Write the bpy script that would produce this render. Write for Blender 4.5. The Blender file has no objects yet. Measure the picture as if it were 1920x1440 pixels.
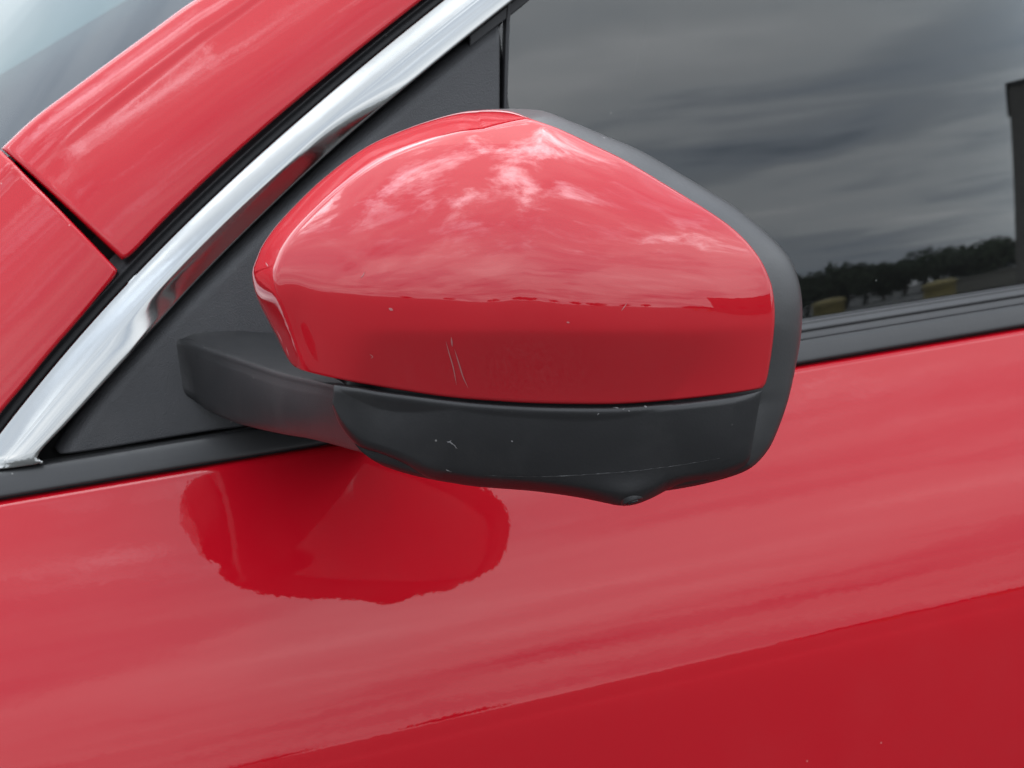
import bpy, math, random
import numpy as np
from mathutils import Vector, Matrix

random.seed(7)
scene = bpy.context.scene
rad = math.radians

# ------------------------------------------------------------------ camera
YAW, PITCH, ROLL = rad(19.5), rad(9.0), rad(5.2)
FPX = 3140.0                       # focal length in photograph pixels (1920 wide)
fw = np.array([math.sin(YAW)*math.cos(PITCH), math.cos(YAW)*math.cos(PITCH), -math.sin(PITCH)])
r0 = np.array([math.cos(YAW), -math.sin(YAW), 0.0])
u0 = np.cross(r0, fw)
RT = r0*math.cos(ROLL) - u0*math.sin(ROLL)
UP = u0*math.cos(ROLL) + r0*math.sin(ROLL)
MC = np.array([0.0, -0.235, 1.05])  # middle of the folded mirror's rim plane
CAM = MC - fw*0.75

cd = bpy.data.cameras.new('camera')
cam = bpy.data.objects.new('camera', cd)
scene.collection.objects.link(cam)
cd.sensor_width = 36.0
cd.lens = FPX/1920.0*36.0
cd.clip_start = 0.02
cd.clip_end = 3000.0
cd.dof.use_dof = True
cd.dof.focus_distance = 0.72
cd.dof.aperture_fstop = 26.0
m = Matrix(((RT[0], UP[0], -fw[0], CAM[0]), (RT[1], UP[1], -fw[1], CAM[1]), (RT[2], UP[2], -fw[2], CAM[2]), (0, 0, 0, 1)))
cam.matrix_world = m
scene.camera = cam

# ------------------------------------------------------------------ sky
SUN_EL, SUN_AZ = rad(52), rad(25)     # azimuth from +y towards +x
w = bpy.data.worlds.new("World")
scene.world = w
w.use_nodes = True
nt = w.node_tree
for n in list(nt.nodes): nt.nodes.remove(n)
def N(tree, t, **kw):
    n = tree.nodes.new(t)
    for k, v in kw.items(): setattr(n, k, v)
    return n
def L(tree, a, b): tree.links.new(a, b)
def math_node(tree, op, a, b=None, clamp=False):
    n = N(tree, 'ShaderNodeMath', operation=op); n.use_clamp = clamp
    for i, v in enumerate((a, b)):
        if v is None: continue
        if isinstance(v, (int, float)): n.inputs[i].default_value = v
        else: L(tree, v, n.inputs[i])
    return n.outputs[0]
def ramp(tree, src, stops, interp='LINEAR'):
    n = N(tree, 'ShaderNodeValToRGB'); cr = n.color_ramp; cr.interpolation = interp
    while len(cr.elements) < len(stops): cr.elements.new(0.5)
    for e, (p, c) in zip(cr.elements, stops):
        e.position = p
        e.color = (c, c, c, 1) if isinstance(c, (int, float)) else (*c, 1)
    L(tree, src, n.inputs[0]); return n.outputs[0]
def mixc(tree, f, a, b, blend='MIX'):
    n = N(tree, 'ShaderNodeMix', data_type='RGBA', blend_type=blend)
    for s, v in ((n.inputs[0], f), (n.inputs[6], a), (n.inputs[7], b)):
        if isinstance(v, (int, float)): s.default_value = v
        elif isinstance(v, tuple): s.default_value = (*v, 1)
        else: L(tree, v, s)
    return n.outputs[2]

out = N(nt, 'ShaderNodeOutputWorld'); bg = N(nt, 'ShaderNodeBackground')
bg.inputs[1].default_value = 0.1
L(nt, bg.outputs[0], out.inputs[0])
sky = N(nt, 'ShaderNodeTexSky', sky_type='NISHITA')
sky.sun_disc = False; sky.sun_elevation = SUN_EL; sky.sun_rotation = SUN_AZ
sky.air_density = 1.0; sky.dust_density = 1.5
tc = N(nt, 'ShaderNodeTexCoord')
sep = N(nt, 'ShaderNodeSeparateXYZ'); L(nt, tc.outputs['Generated'], sep.inputs[0])
zz = math_node(nt, 'MAXIMUM', sep.outputs[2], 0.0)
den = math_node(nt, 'ADD', zz, 0.13)
cx = math_node(nt, 'DIVIDE', sep.outputs[0], den)
cy = math_node(nt, 'DIVIDE', sep.outputs[1], den)
comb = N(nt, 'ShaderNodeCombineXYZ'); L(nt, cx, comb.inputs[0]); L(nt, cy, comb.inputs[1])
def cloud(scale, detail, rough, dist, off, sx=1, sy=1, rot=0):
    mp = N(nt, 'ShaderNodeMapping'); L(nt, comb.outputs[0], mp.inputs[0])
    mp.inputs['Location'].default_value = off; mp.inputs['Scale'].default_value = (sx, sy, 1)
    mp.inputs['Rotation'].default_value = (0, 0, rot)
    n = N(nt, 'ShaderNodeTexNoise'); n.inputs['Scale'].default_value = scale
    n.inputs['Detail'].default_value = detail; n.inputs['Roughness'].default_value = rough
    n.inputs['Distortion'].default_value = dist
    L(nt, mp.outputs[0], n.inputs[0]); return n.outputs[0]
n_big = cloud(0.75, 4, 0.5, 0.5, (3.1, 1.7, 0))
n_mid = cloud(1.8, 9, 0.58, 0.4, (7.3, 2.2, 0), 0.6, 1.5, 0.25)
n_fine = cloud(3.0, 12, 0.66, 0.25, (1.3, 9.2, 0), 0.9, 1.2, 0.4)
s1 = math_node(nt, 'ADD', math_node(nt, 'MULTIPLY', n_big, 0.6), math_node(nt, 'MULTIPLY', n_mid, 0.4))
lum = ramp(nt, s1, [(0.34, 0.62), (0.45, 0.92), (0.54, 1.25), (0.66, 1.6)], 'EASE')
hl = ramp(nt, n_fine, [(0.47, 0.0), (0.72, 1.0)], 'EASE')
hb = ramp(nt, n_big, [(0.42, 0.15), (0.58, 1.0)])
hi = math_node(nt, 'MULTIPLY', math_node(nt, 'MULTIPLY', hl, hb), 6.0)
low = ramp(nt, zz, [(0.0, 0.05), (0.35, 0.0)])
lum = mixc(nt, low, lum, (1.12, 1.12, 1.12))
hi = math_node(nt, 'MULTIPLY', hi, ramp(nt, zz, [(0.45, 0.0), (0.72, 1.0)]))
tot = math_node(nt, 'ADD', lum, hi)
elev = ramp(nt, zz, [(0.0, 1.0), (0.12, 1.05), (0.30, 1.45), (0.6, 1.5), (1.0, 1.35)])
tot = math_node(nt, 'MULTIPLY', tot, elev)
tint = ramp(nt, s1, [(0.36, (0.80, 0.93, 1.12)), (0.52, (0.93, 0.985, 1.05)), (0.7, (1.0, 1.0, 1.02))])
CLOUD_GAIN = 12.0
cc = N(nt, 'ShaderNodeVectorMath', operation='SCALE'); L(nt, tint, cc.inputs[0])
L(nt, math_node(nt, 'MULTIPLY', tot, CLOUD_GAIN), cc.inputs[3])
mask = ramp(nt, s1, [(0.30, 0.72), (0.42, 0.97)])
L(nt, mixc(nt, mask, sky.outputs[0], cc.outputs[0]), bg.inputs[0])

sd = bpy.data.lights.new('sun', 'SUN'); sd.energy = 0.5; sd.angle = rad(60); sd.color = (1.0, 0.96, 0.9)
sun = bpy.data.objects.new('sun', sd); scene.collection.objects.link(sun)
sdir = Vector((math.cos(SUN_EL)*math.sin(SUN_AZ), math.cos(SUN_EL)*math.cos(SUN_AZ), math.sin(SUN_EL)))
sun.rotation_euler = sdir.to_track_quat('Z', 'Y').to_euler()

scene.view_settings.view_transform = 'Standard'
scene.view_settings.look = 'None'
scene.view_settings.exposure = 0.0
scene.view_settings.gamma = 1.0
scene.render.engine = 'CYCLES'
scene.cycles.max_bounces = 10
scene.cycles.transparent_max_bounces = 12
scene.cycles.caustics_reflective = False
scene.cycles.sample_clamp_indirect = 6.0

# ------------------------------------------------------------------ materials
def new_mat(name):
    mt = bpy.data.materials.new(name); mt.use_nodes = True
    t = mt.node_tree; b = t.nodes['Principled BSDF']
    return mt, t, b
def objco(t):
    return N(t, 'ShaderNodeTexCoord').outputs['Object']
def noise(t, co, scale, detail=3, rough=0.5, sc=(1, 1, 1)):
    if sc != (1, 1, 1):
        mp = N(t, 'ShaderNodeMapping'); mp.inputs['Scale'].default_value = sc; L(t, co, mp.inputs[0]); co = mp.outputs[0]
    n = N(t, 'ShaderNodeTexNoise'); n.inputs['Scale'].default_value = scale
    n.inputs['Detail'].default_value = detail; n.inputs['Roughness'].default_value = rough
    L(t, co, n.inputs[0]); return n.outputs[0]
def bump(t, h, strength, dist, normal=None):
    b = N(t, 'ShaderNodeBump'); b.inputs['Strength'].default_value = strength; b.inputs['Distance'].default_value = dist
    L(t, h, b.inputs['Height'])
    if normal is not None: L(t, normal, b.inputs['Normal'])
    return b.outputs[0]
def specks(t, co, scale, size, density):
    v = N(t, 'ShaderNodeTexVoronoi'); v.inputs['Scale'].default_value = scale; L(t, co, v.inputs[0])
    near = ramp(t, v.outputs['Distance'], [(size, 1.0), (size*1.25, 0.0)])
    sp = N(t, 'ShaderNodeSeparateColor'); L(t, v.outputs['Color'], sp.inputs[0])
    rare = ramp(t, sp.outputs[0], [(density, 1.0), (density+0.001, 0.0)])
    return math_node(t, 'MULTIPLY', near, rare)

def paint(name, peel=1.0, dust=0.3, coat=1.48):
    mt, t, b = new_mat(name); co = objco(t)
    sp = specks(t, co, 95, 0.045, 0.06)
    base = mixc(t, math_node(t, 'MULTIPLY', sp, 0.4), (0.44, 0.0028, 0.011), (0.75, 0.45, 0.42))
    film = ramp(t, noise(t, co, 9, 6, 0.65), [(0.45, 0.0), (0.75, dust)])
    base = mixc(t, math_node(t, 'MULTIPLY', film, 0.04), base, (0.55, 0.42, 0.38))
    L(t, base, b.inputs['Base Color'])
    b.inputs['Roughness'].default_value = 0.35
    b.inputs['Specular IOR Level'].default_value = 0.02
    b.inputs['Coat Weight'].default_value = 1.0
    b.inputs['Coat IOR'].default_value = coat
    L(t, ramp(t, noise(t, co, 14, 5, 0.6), [(0.4, 0.012), (0.8, 0.05)]), b.inputs['Coat Roughness'])
    p1 = noise(t, co, 230, 2, 0.5)
    p2 = noise(t, co, 35, 2, 0.5)
    nb = bump(t, p1, 1.0, 0.000022*peel)
    nb = bump(t, p2, 1.0, 0.00007*peel, nb)
    L(t, nb, b.inputs['Coat Normal'])
    return mt
M_paint = paint('red_paint')
M_cap = paint('red_cap_paint', 0.55, 0.3, 1.64)

def plastic(name, col, rough, grain, gscale=900, spec=0.5, dust=0.5):
    mt, t, b = new_mat(name); co = objco(t)
    f = ramp(t, noise(t, co, 25, 8, 0.7), [(0.5, 0.0), (0.8, dust)])
    sp = specks(t, co, 130, 0.06, 0.05)
    base = mixc(t, math_node(t, 'MULTIPLY', f, 0.12), tuple(col), (0.20, 0.19, 0.18))
    base = mixc(t, math_node(t, 'MULTIPLY', sp, 0.5), base, (0.35, 0.34, 0.32))
    L(t, base, b.inputs['Base Color'])
    L(t, ramp(t, noise(t, co, 30, 4, 0.6), [(0.3, rough-0.04), (0.7, rough+0.05)]), b.inputs['Roughness'])
    b.inputs['Specular IOR Level'].default_value = spec
    L(t, bump(t, noise(t, co, gscale, 2, 0.6), 1.0, grain), b.inputs['Normal'])
    return mt
M_grain = plastic('grained_black_plastic', (0.040, 0.040, 0.043), 0.42, 0.00036, 1500)
M_arm = plastic('fine_grain_arm_plastic', (0.019, 0.019, 0.020), 0.39, 0.00012, 1300)
M_smooth = plastic('satin_black_plastic', (0.013, 0.013, 0.014), 0.36, 0.00006, 700)
M_bezel = plastic('matte_grey_plastic', (0.020, 0.020, 0.021), 0.42, 0.00008, 900, 0.9)
M_rubber = plastic('black_rubber', (0.018, 0.018, 0.020), 0.5, 0.00006, 500, 0.4)
M_strip = plastic('weatherstrip_rubber', (0.028, 0.028, 0.029), 0.42, 0.00004, 400)
M_dark = plastic('dark_cavity', (0.008, 0.008, 0.008), 0.8, 0.00001, 300, 0.1)

def chrome():
    mt, t, b = new_mat('satin_chrome'); co = objco(t)
    sp = specks(t, co, 110, 0.06, 0.12)
    base = mixc(t, math_node(t, 'MULTIPLY', sp, 0.7), (0.37, 0.375, 0.37), (0.25, 0.24, 0.22))
    L(t, base, b.inputs['Base Color'])
    b.inputs['Metallic'].default_value = 1.0
    L(t, ramp(t, noise(t, co, 40, 6, 0.7), [(0.35, 0.08), (0.75, 0.16)]), b.inputs['Roughness'])
    L(t, bump(t, noise(t, co, 60, 3, 0.5), 1.0, 0.00006), b.inputs['Normal'])
    return mt
M_chrome = chrome()

def glass(name, tint, ior=1.5, wave=0.0001):
    mt = bpy.data.materials.new(name); mt.use_nodes = True; t = mt.node_tree
    for n in list(t.nodes): t.nodes.remove(n)
    o = N(t, 'ShaderNodeOutputMaterial'); mx = N(t, 'ShaderNodeMixShader')
    tr = N(t, 'ShaderNodeBsdfTransparent'); tr.inputs[0].default_value = (*tint, 1)
    gl = N(t, 'ShaderNodeBsdfGlossy'); gl.inputs['Roughness'].default_value = 0.0; gl.inputs[0].default_value = (1, 1, 1, 1)
    fr = N(t, 'ShaderNodeFresnel'); fr.inputs[0].default_value = ior
    co = objco(t)
        # faint dust on the pane
    df = N(t, 'ShaderNodeBsdfDiffuse'); df.inputs[0].default_value = (0.5, 0.5, 0.48, 1)
    sp = specks(t, co, 120, 0.05, 0.03)
    film = ramp(t, noise(t, co, 5, 2, 0.5), [(0.35, 0.003), (0.8, 0.014)])
    L(t, fr.outputs[0], mx.inputs[0]); L(t, tr.outputs[0], mx.inputs[1]); L(t, gl.outputs[0], mx.inputs[2])
    m2 = N(t, 'ShaderNodeMixShader')
    L(t, math_node(t, 'ADD', film, math_node(t, 'MULTIPLY', sp, 0.35), True), m2.inputs[0])
    L(t, mx.outputs[0], m2.inputs[1]); L(t, df.outputs[0], m2.inputs[2]); L(t, m2.outputs[0], o.inputs[0])
    return mt
M_glass = glass('tinted_window_glass', (0.58, 0.60, 0.60), 1.64)
M_screen = glass('windscreen_glass', (0.90, 0.97, 0.96), 1.21)

def flat(name, col, rough=0.6, metal=0.0, nscale=0, var=0.3):
    mt, t, b = new_mat(name)
    b.inputs['Roughness'].default_value = rough; b.inputs['Metallic'].default_value = metal
    if nscale:
        v = noise(t, objco(t), nscale, 6, 0.6)
        L(t, mixc(t, v, tuple(c*(1-var) for c in col), tuple(min(1, c*(1+var)) for c in col)), b.inputs['Base Color'])
    else: b.inputs['Base Color'].default_value = (*col, 1)
    return mt
M_mirror = flat('mirror_silver', (0.85, 0.86, 0.86), 0.02, 1.0)
M_lens = flat('camera_lens_glass', (0.006, 0.006, 0.008), 0.05)
M_frit = flat('black_ceramic_border', (0.02, 0.021, 0.024), 0.25)
M_backing = flat('teal_backing', (0.045, 0.095, 0.10), 0.7, 0, 12, 0.08)  # teal of the sheet added behind the windscreen
M_cabin = flat('dark_cabin_trim', (0.03, 0.032, 0.033), 0.8, 0, 8, 0.3)
M_scuff = flat('grey_scuff', (0.17, 0.165, 0.165), 0.7)
M_scratch = flat('bare_scratch', (0.40, 0.14, 0.14), 0.6)

# ------------------------------------------------------------------ scene helpers
COL = scene.collection
def ray(px, py):
    px = np.asarray(px, float); py = np.asarray(py, float)
    return fw + np.multiply.outer((px-960)/FPX, RT) + np.multiply.outer((720-py)/FPX, UP)
def hit_y(px, py, S, it=40):
    """where the sight line through a photograph pixel meets the surface y = S(x, z)"""
    d = ray(px, py); y = np.zeros(d.shape[:-1])
    for _ in range(it):
        k = (y - CAM[1])/d[..., 1]
        x = CAM[0] + k*d[..., 0]; z = CAM[2] + k*d[..., 2]
        y = S(x, z)
    return np.stack([x, y, z], -1)
def hit_plane(px, py, p0, n):
    d = ray(px, py); k = np.dot(np.asarray(p0)-CAM, n)/(d @ n)
    return CAM + k[..., None]*d
def crom(P, n, dense=24):
    """Catmull-Rom through P, resampled to n points (or given fractions) by length"""
    P = np.asarray(P, float)
    Q = np.vstack([2*P[0]-P[1], P, 2*P[-1]-P[-2]]); out = []
    for i in range(1, len(Q)-2):
        t = np.linspace(0, 1, dense, endpoint=False)[:, None]
        a, b, c, d = Q[i-1], Q[i], Q[i+1], Q[i+2]
        out.append(0.5*((2*b)+(-a+c)*t+(2*a-5*b+4*c-d)*t**2+(-a+3*b-3*c+d)*t**3))
    out.append(P[-1][None]); D = np.vstack(out)
    s = np.concatenate([[0], np.cumsum(np.linalg.norm(np.diff(D, axis=0), axis=1))])
    f = np.linspace(0, 1, n) if isinstance(n, int) else np.asarray(n)
    return np.stack([np.interp(f*s[-1], s, D[:, k]) for k in range(D.shape[1])], -1)
def mesh_obj(name, verts, faces, mat, parent=None, smooth=True):
    me = bpy.data.meshes.new(name)
    me.from_pydata([tuple(map(float, v)) for v in verts], [], [tuple(map(int, f)) for f in faces])
    me.materials.append(mat); me.update()
    if smooth: me.shade_smooth()
    o = bpy.data.objects.new(name, me); COL.objects.link(o)
    if parent is not None: o.parent = parent
    return o
def grid_faces(nu, nv, wrap=False, flip=False, base=0):
    F = []
    for i in range(nu if wrap else nu-1):
        for j in range(nv-1):
            a = base+i*nv+j; b = base+((i+1) % nu)*nv+j
            f = (a, b, b+1, a+1)
            F.append(f[::-1] if flip else f)
    return F
def orient(o, toward):
    """make face normals point to the side of `toward`"""
    me = o.data; s = 0.0
    for p in me.polygons:
        s += (Vector(toward)-p.center).normalized().dot(p.normal)*p.area
    if s < 0: me.flip_normals()
    return o
def grid_obj(name, G, mat, parent, wrap=False, toward=tuple(CAM)):
    nu, nv = G.shape[:2]
    o = mesh_obj(name, G.reshape(-1, 3), grid_faces(nu, nv, wrap), mat, parent)
    return orient(o, toward)
def tag(o, label=None, cat=None, group=None, kind=None):
    if label: o['label'] = label
    if cat: o['category'] = cat
    if group: o['group'] = group
    if kind: o['kind'] = kind
    return o
def empty(name, loc=(0, 0, 0)):
    o = bpy.data.objects.new(name, None); COL.objects.link(o); o.location = loc; o.empty_display_size = 0.2
    return o

# ------------------------------------------------------------------ the car's side surfaces (y as a function of x, z)
pa = hit_y(np.array([0., 1920.]), np.array([942., 617.]), lambda x, z: 0*x)
KB = (pa[1, 2]-pa[0, 2])/(pa[1, 0]-pa[0, 0]); ZB0 = pa[0, 2]-KB*pa[0, 0]
def zbelt(x): return ZB0 + KB*x
# door skin: surface tilt (degrees, facing up) against distance below the belt
_s = np.array([0, .010, .05, .10, .140, .1535, .1555, .160, .1635, .1655, .168, .178, .20, .26, .34, .50, .75, 1.2])
_a = np.array([27, 26.5, 23.5, 18, 12.8, 11.8, 11.0, 6.8, 6.6, 10.6, 6.0, 3.6, 1.5, -1.5, -2.5, -4, -8, -15])
_ss = np.linspace(0, 1.2, 4801)
_aa = np.interp(_ss, _s, _a)
_k = np.hanning(9); _k /= _k.sum()
_aa = np.convolve(np.pad(_aa, 4, mode='edge'), _k, 'valid')
_yy = -np.concatenate([[0], np.cumsum(np.tan(np.radians(_aa[:-1]))*np.diff(_ss))])
def S_door(x, z): return np.interp(np.clip(zbelt(x)-z, 0, 1.2), _ss, _yy)
AW = 3.4
def S_glass(x, z):
    t = z - zbelt(x)
    return 0.016 + np.tan(rad(AW))*t + 0.10*t*np.maximum(t, 0) - 0.045*(x-0.42)*np.clip(t, 0, 1)
def S_up(x, z, o=0.0): return S_glass(x, z) - 0.004 + o
def S_off(o): return lambda x, z: S_up(x, z, o)

car = empty('parked_car', (0.9, 0.8, 0.0))
tag(car, 'bright red car with folded door mirror, chrome window trim and dark side window', 'car')
bpy.context.view_layer.update()
def part(o):
    """keep world placement while parenting to the car"""
    o.matrix_parent_inverse = car.matrix_world.inverted(); return o
CARINV = Matrix.Translation(-Vector(car.location))

def seg_dist(P, poly):
    d = np.full(P.shape[:-1], 1e9)
    for a, b in zip(poly[:-1], poly[1:]):
        ab = b-a; L2 = max((ab**2).sum(), 1e-12)
        t = np.clip(((P-a) @ ab)/L2, 0, 1)
        d = np.minimum(d, np.linalg.norm(P-(a+t[..., None]*ab), axis=-1))
    return d
def spacing(L0, n, c0, c1):
    near = np.array([0, .0003, .0007, .0012, .0018, .0026, .0038, .0055, .008, .011])
    u = list(np.linspace(0, 1, n))
    if c0: u += list(near/L0)
    if c1: u += list(1-near/L0)
    u = sorted(set(np.round([x for x in u if 0 <= x <= 1], 6)))
    o = [u[0]]
    for x in u[1:]:
        if x-o[-1] > 0.00015/L0: o.append(x)
    o[-1] = 1.0
    return np.array(o)
def panel(name, A, B, S, mat, parent, prof=None, R=(0, 0, 0, 0), nu=60, nv=24, flange=0.012, world=False, SB=None):
    """sheet lofted between two edge curves on the surface S; edges u0,u1,v0(A),v1(B) roll inwards with radius R"""
    if not world:
        A = hit_y(*np.array(A, float).T, S)[:, [0, 2]]; B = hit_y(*np.array(B, float).T, SB or S)[:, [0, 2]]
    else: A = np.array(A, float); B = np.array(B, float)
    la = np.linalg.norm(np.diff(A, axis=0), axis=1).sum(); lb = np.linalg.norm(np.diff(B, axis=0), axis=1).sum()
    us = spacing((la+lb)/2, nu, R[0] > 0, R[1] > 0)
    wv = np.linalg.norm(A[len(A)//2]-B[len(B)//2])
    vs = spacing(max(wv, .01), nv, R[2] > 0, R[3] > 0)
    a = crom(A, us); b = crom(B, us)
    G = a[:, None]*(1-vs[None, :, None]) + b[:, None]*vs[None, :, None]
    ea = crom(A, 160); eb = crom(B, 160)
    edges = [np.array([a[0], b[0]]), np.array([a[-1], b[-1]]), ea, eb]
    off = np.zeros(G.shape[:2])
    if prof is not None: off += prof(np.broadcast_to(vs[None], G.shape[:2]), np.broadcast_to(us[:, None], G.shape[:2]), G)
    for e, r in zip(edges, R):
        if r <= 0: continue
        d = seg_dist(G, e); q = np.clip(1-d/r, 0, 1)
        off += r*(1-np.sqrt(np.clip(1-q*q, 0, 1)))
    Y = S(G[..., 0], G[..., 1]) + off
    W = np.stack([G[..., 0], Y, G[..., 1]], -1)
    def ext(row, ax):   # flange going in behind the edge
        e = row.copy(); e[..., 1] += flange; return np.expand_dims(e, ax)
    if R[2] > 0: W = np.concatenate([ext(W[:, 0], 1), W], 1)
    if R[3] > 0: W = np.concatenate([W, ext(W[:, -1], 1)], 1)
    if R[0] > 0: W = np.concatenate([ext(W[0], 0), W], 0)
    if R[1] > 0: W = np.concatenate([W, ext(W[-1], 0)], 0)
    o = grid_obj(name, W, mat, parent)
    if parent is car: part(o)
    return o

# ---- front door skin
def line_px(p, q, n): return [(p[0]+(q[0]-p[0])*i/(n-1), p[1]+(q[1]-p[1])*i/(n-1)) for i in range(n)]
xs = np.linspace(-0.62, 0.75, 8)
A = [(x, zbelt(x)) for x in xs]; B = [(x, 0.32) for x in xs]
def door_mesh():
    us = np.linspace(0, 1, 80)
    s = np.concatenate([[0, .0003, .0007, .0012, .0018, .0025, .0035, .005], np.linspace(.008, .14, 40), np.linspace(.1415, .19, 66), np.linspace(.20, .7, 30)])
    x = -0.85 + 2.15*us
    X = np.broadcast_to(x[:, None], (80, len(s))); Z = zbelt(X) - s[None]
    R = 0.0030; q = np.clip(1-s/R, 0, 1); off = R*(1-np.sqrt(1-q*q))
    Y = S_door(X, Z) + off[None]
    W = np.stack([X, Y, Z], -1)
    e = W[:, 0].copy(); e[:, 1] += 0.015
    W = np.concatenate([e[:, None], W], 1)
    return W
door = part(grid_obj('front_door', door_mesh(), M_paint, car))

# ---- belt weatherstrip: swept profile (t above belt in m, depth y)
prof = [(-.004, .016), (.0012, .0110), (.0022, .0015), (.0034, -.0002), (.0080, .0014), (.0128, .0038), (.0150, .0054), (.0158, .0068), (.0160, .0130)]
lip = [(.0150, .0130), (.0156, .0078), (.0172, .0076), (.0196, .0086), (.0206, .0088), (.0212, .0080), (.0226, .0080), (.0240, .0090), (.0250, .0098), (.0262, .0100), (.0272, .0112), (.0278, .0190)]
def sweep(name, prof, mat, x0=-0.85, x1=1.3, n=50, sub=5, kind=None):
    P = crom(prof, len(prof)*sub)
    X = np.linspace(x0, x1, n)
    G = np.zeros((n, len(P), 3))
    G[..., 0] = X[:, None]; G[..., 1] = P[None, :, 1]; G[..., 2] = zbelt(X)[:, None] + P[None, :, 0]
    return part(grid_obj(name, G, mat, car))
sweep('weatherstrip', prof, M_strip)
x_run = float(hit_y(np.array([938.]), np.array([700.]), lambda x, z: 0*x+.012)[0, 0])
M_lip = plastic('lip_rubber', (0.045, 0.045, 0.047), 0.40, 0.00004, 400)
sweep('glass_wiper_lip', lip, M_lip, x0=x_run)
sweep('gap_seal', [(-.012, .012), (-.004, .009), (.0006, .0075), (.0016, .0078), (.003, .010)], M_rubber)

def fit(P, y0, y1, n=16, deg=4):
    P = np.array(P, float); c = np.polyfit(P[:, 1]/1000, P[:, 0], deg); y = np.linspace(y0, y1, n)
    return [(float(np.polyval(c, v/1000)), float(v)) for v in y]
# ---- red A-pillar
pl_A = [(231, 488), (253, 473), (300, 424), (367, 357), (433, 297), (480, 253), (547, 200), (613, 143), (680, 90), (747, 37), (778, 12), (960, -130), (1300, -390), (1900, -800)]
pl_A = [(231, 488), (243, 481)] + fit([(147, 603), (195, 543), (253, 473), (300, 424), (367, 357), (433, 297), (480, 253), (547, 200), (613, 143), (680, 90), (747, 37), (778, 12), (960, -130), (1300, -390)], 465, -390, 18)
pl_B = [(5, 278), (67, 220), (133, 170), (200, 120), (267, 71), (300, 47), (353, 8), (420, -35), (640, -185), (960, -390), (1560, -780)]
def pillar_prof(v, u, G):
    y = 0.010*v + 0.034*v**2
    r = 1/(1+np.exp(-(v-0.765)/0.018))
    y -= 0.0022*r*np.clip((u)*9, .35, 1)         # raised rib along the windscreen side
    y += 0.040*np.clip(v-0.86, 0, 1)**1.5
    return y
PB = 0.044-0.0022+0.002
panel('front_pillar', pl_A, pl_B, S_off(-0.004), M_paint, car, pillar_prof, (0.003, 0, 0.0028, 0.0025), 90, 60, SB=S_off(-0.004+PB))
# ---- fender tip in front of it
fn_A = [(-1000, 1900), (-700, 1575), (-400, 1250), (-200, 1030), (-80, 880), (0, 778), (43, 727), (100, 657), (147, 603), (196, 544), (214, 522), (222, 507)]
fn_B = [(-1000, 1330), (-700, 1010), (-400, 690), (-250, 530), (-130, 410), (-60, 338), (-30, 309), (-11, 290), (2, 281)]
panel('front_wing', fn_A, fn_B, S_off(-0.0038), M_paint, car, lambda v, u, G: 0.010*v+0.034*v**2 - 0.0018/(1+np.exp(-(v-0.84)/0.02)) + 0.03*np.clip(v-.9, 0, 1), (0, 0.0025, 0.0028, 0), 60, 60, SB=S_off(-0.0038+0.044))

bp = hit_y(np.array([-1000., -700., -400., -250., -130., -60., -12.]), np.array([1330., 1010., 690., 530., 410., 338., 292.]), S_off(-0.0038+0.044))
Gb = np.zeros((7, 14, 3))
for i, p_ in enumerate(bp):
    for j, t_ in enumerate(np.linspace(0, 1, 14)):
        Gb[i, j] = p_ + np.array([-0.10*math.sin(t_*math.pi), 0.006+1.4*t_, 0.05*math.sin(t_*math.pi)-0.002])
part(grid_obj('bonnet', Gb, M_paint, car, toward=(-1, .5, 3)))
# ---- black seal between red pillar and chrome
ch_L = [(-150, 1010), (-60, 890), (0, 813), (43, 757), (100, 687), (167, 607), (233, 533), (288, 480), (367, 397), (433, 333), (480, 291), (547, 233), (647, 155), (713, 102), (780, 43), (827, 2), (980, -125), (1340, -400)]
ch_R = [(-150, 1060), (-60, 960), (60, 866), (84, 857), (117, 803), (167, 740), (233, 660), (290, 597), (367, 523), (413, 480), (480, 404), (547, 350), (613, 290), (680, 230), (747, 173), (813, 117), (880, 62), (947, 9), (1100, -118), (1460, -400)]
ch_Lf = fit(ch_L, 885, -395, 22); ch_Rf = fit([p for p in ch_R if p[0] > 80 or p[1] > 900], 846, -395, 22)
seal_A0 = [(-150, 980), (0, 770), (100, 650), (210, 520), (300, 415), (433, 290), (613, 137), (778, -5), (1100, -270), (1500, -580)]
seal_B = [(x+9, y+4) for x, y in fit(ch_L, 960, -395, 22)]
seal_A = [(x-62, y-8) for x, y in fit(ch_L, 960, -395, 22)]
def seal_prof(v, u, G): return 0.0075 - 0.0028*np.exp(-((v-0.55)/0.10)**2) + 0.0*v
panel('pillar_seal', seal_A, seal_B, S_off(0), M_rubber, car, seal_prof, (0, 0, 0, 0), 60, 30)

# ---- chrome trim
cl = ch_L[2:]; cl[0] = (-2, 816)
cr = ch_R[2:]; cr[0] = (-6, 874)
def chrome_mesh():
    # the trim's foot is cut along the belt: rows run parallel to the strip
    A_px = [(-60, 893), (0, 813)] + ch_L[3:]
    B_px = [(62, 866), (78, 861), (84, 855), (117, 803)] + ch_R[5:]
    return A_px, B_px
cA, cB = chrome_mesh()
cA = ch_Lf
_cv = np.linspace(0, 1, 400)
_ct = np.interp(_cv, [0, .05, .30, .42, .445, .47, .50, .75, .90, .95, 1.0], [40, 34, 28, 25, 10, 28, 18, 7, 3, -8, -40])
_cy = -np.concatenate([[0], np.cumsum(np.tan(np.radians(_ct[:-1]))*np.diff(_cv))])*0.028
_ct2 = np.interp(_cv, [0, .05, .30, .42, .445, .465, .50, .56, .64, .80, .95, 1.0], [40, 34, 28, 25, 10, 24, 4, -5, -9, -11, -14, -45])
_cy2 = -np.concatenate([[0], np.cumsum(np.tan(np.radians(_ct2[:-1]))*np.diff(_cv))])*0.028
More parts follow.
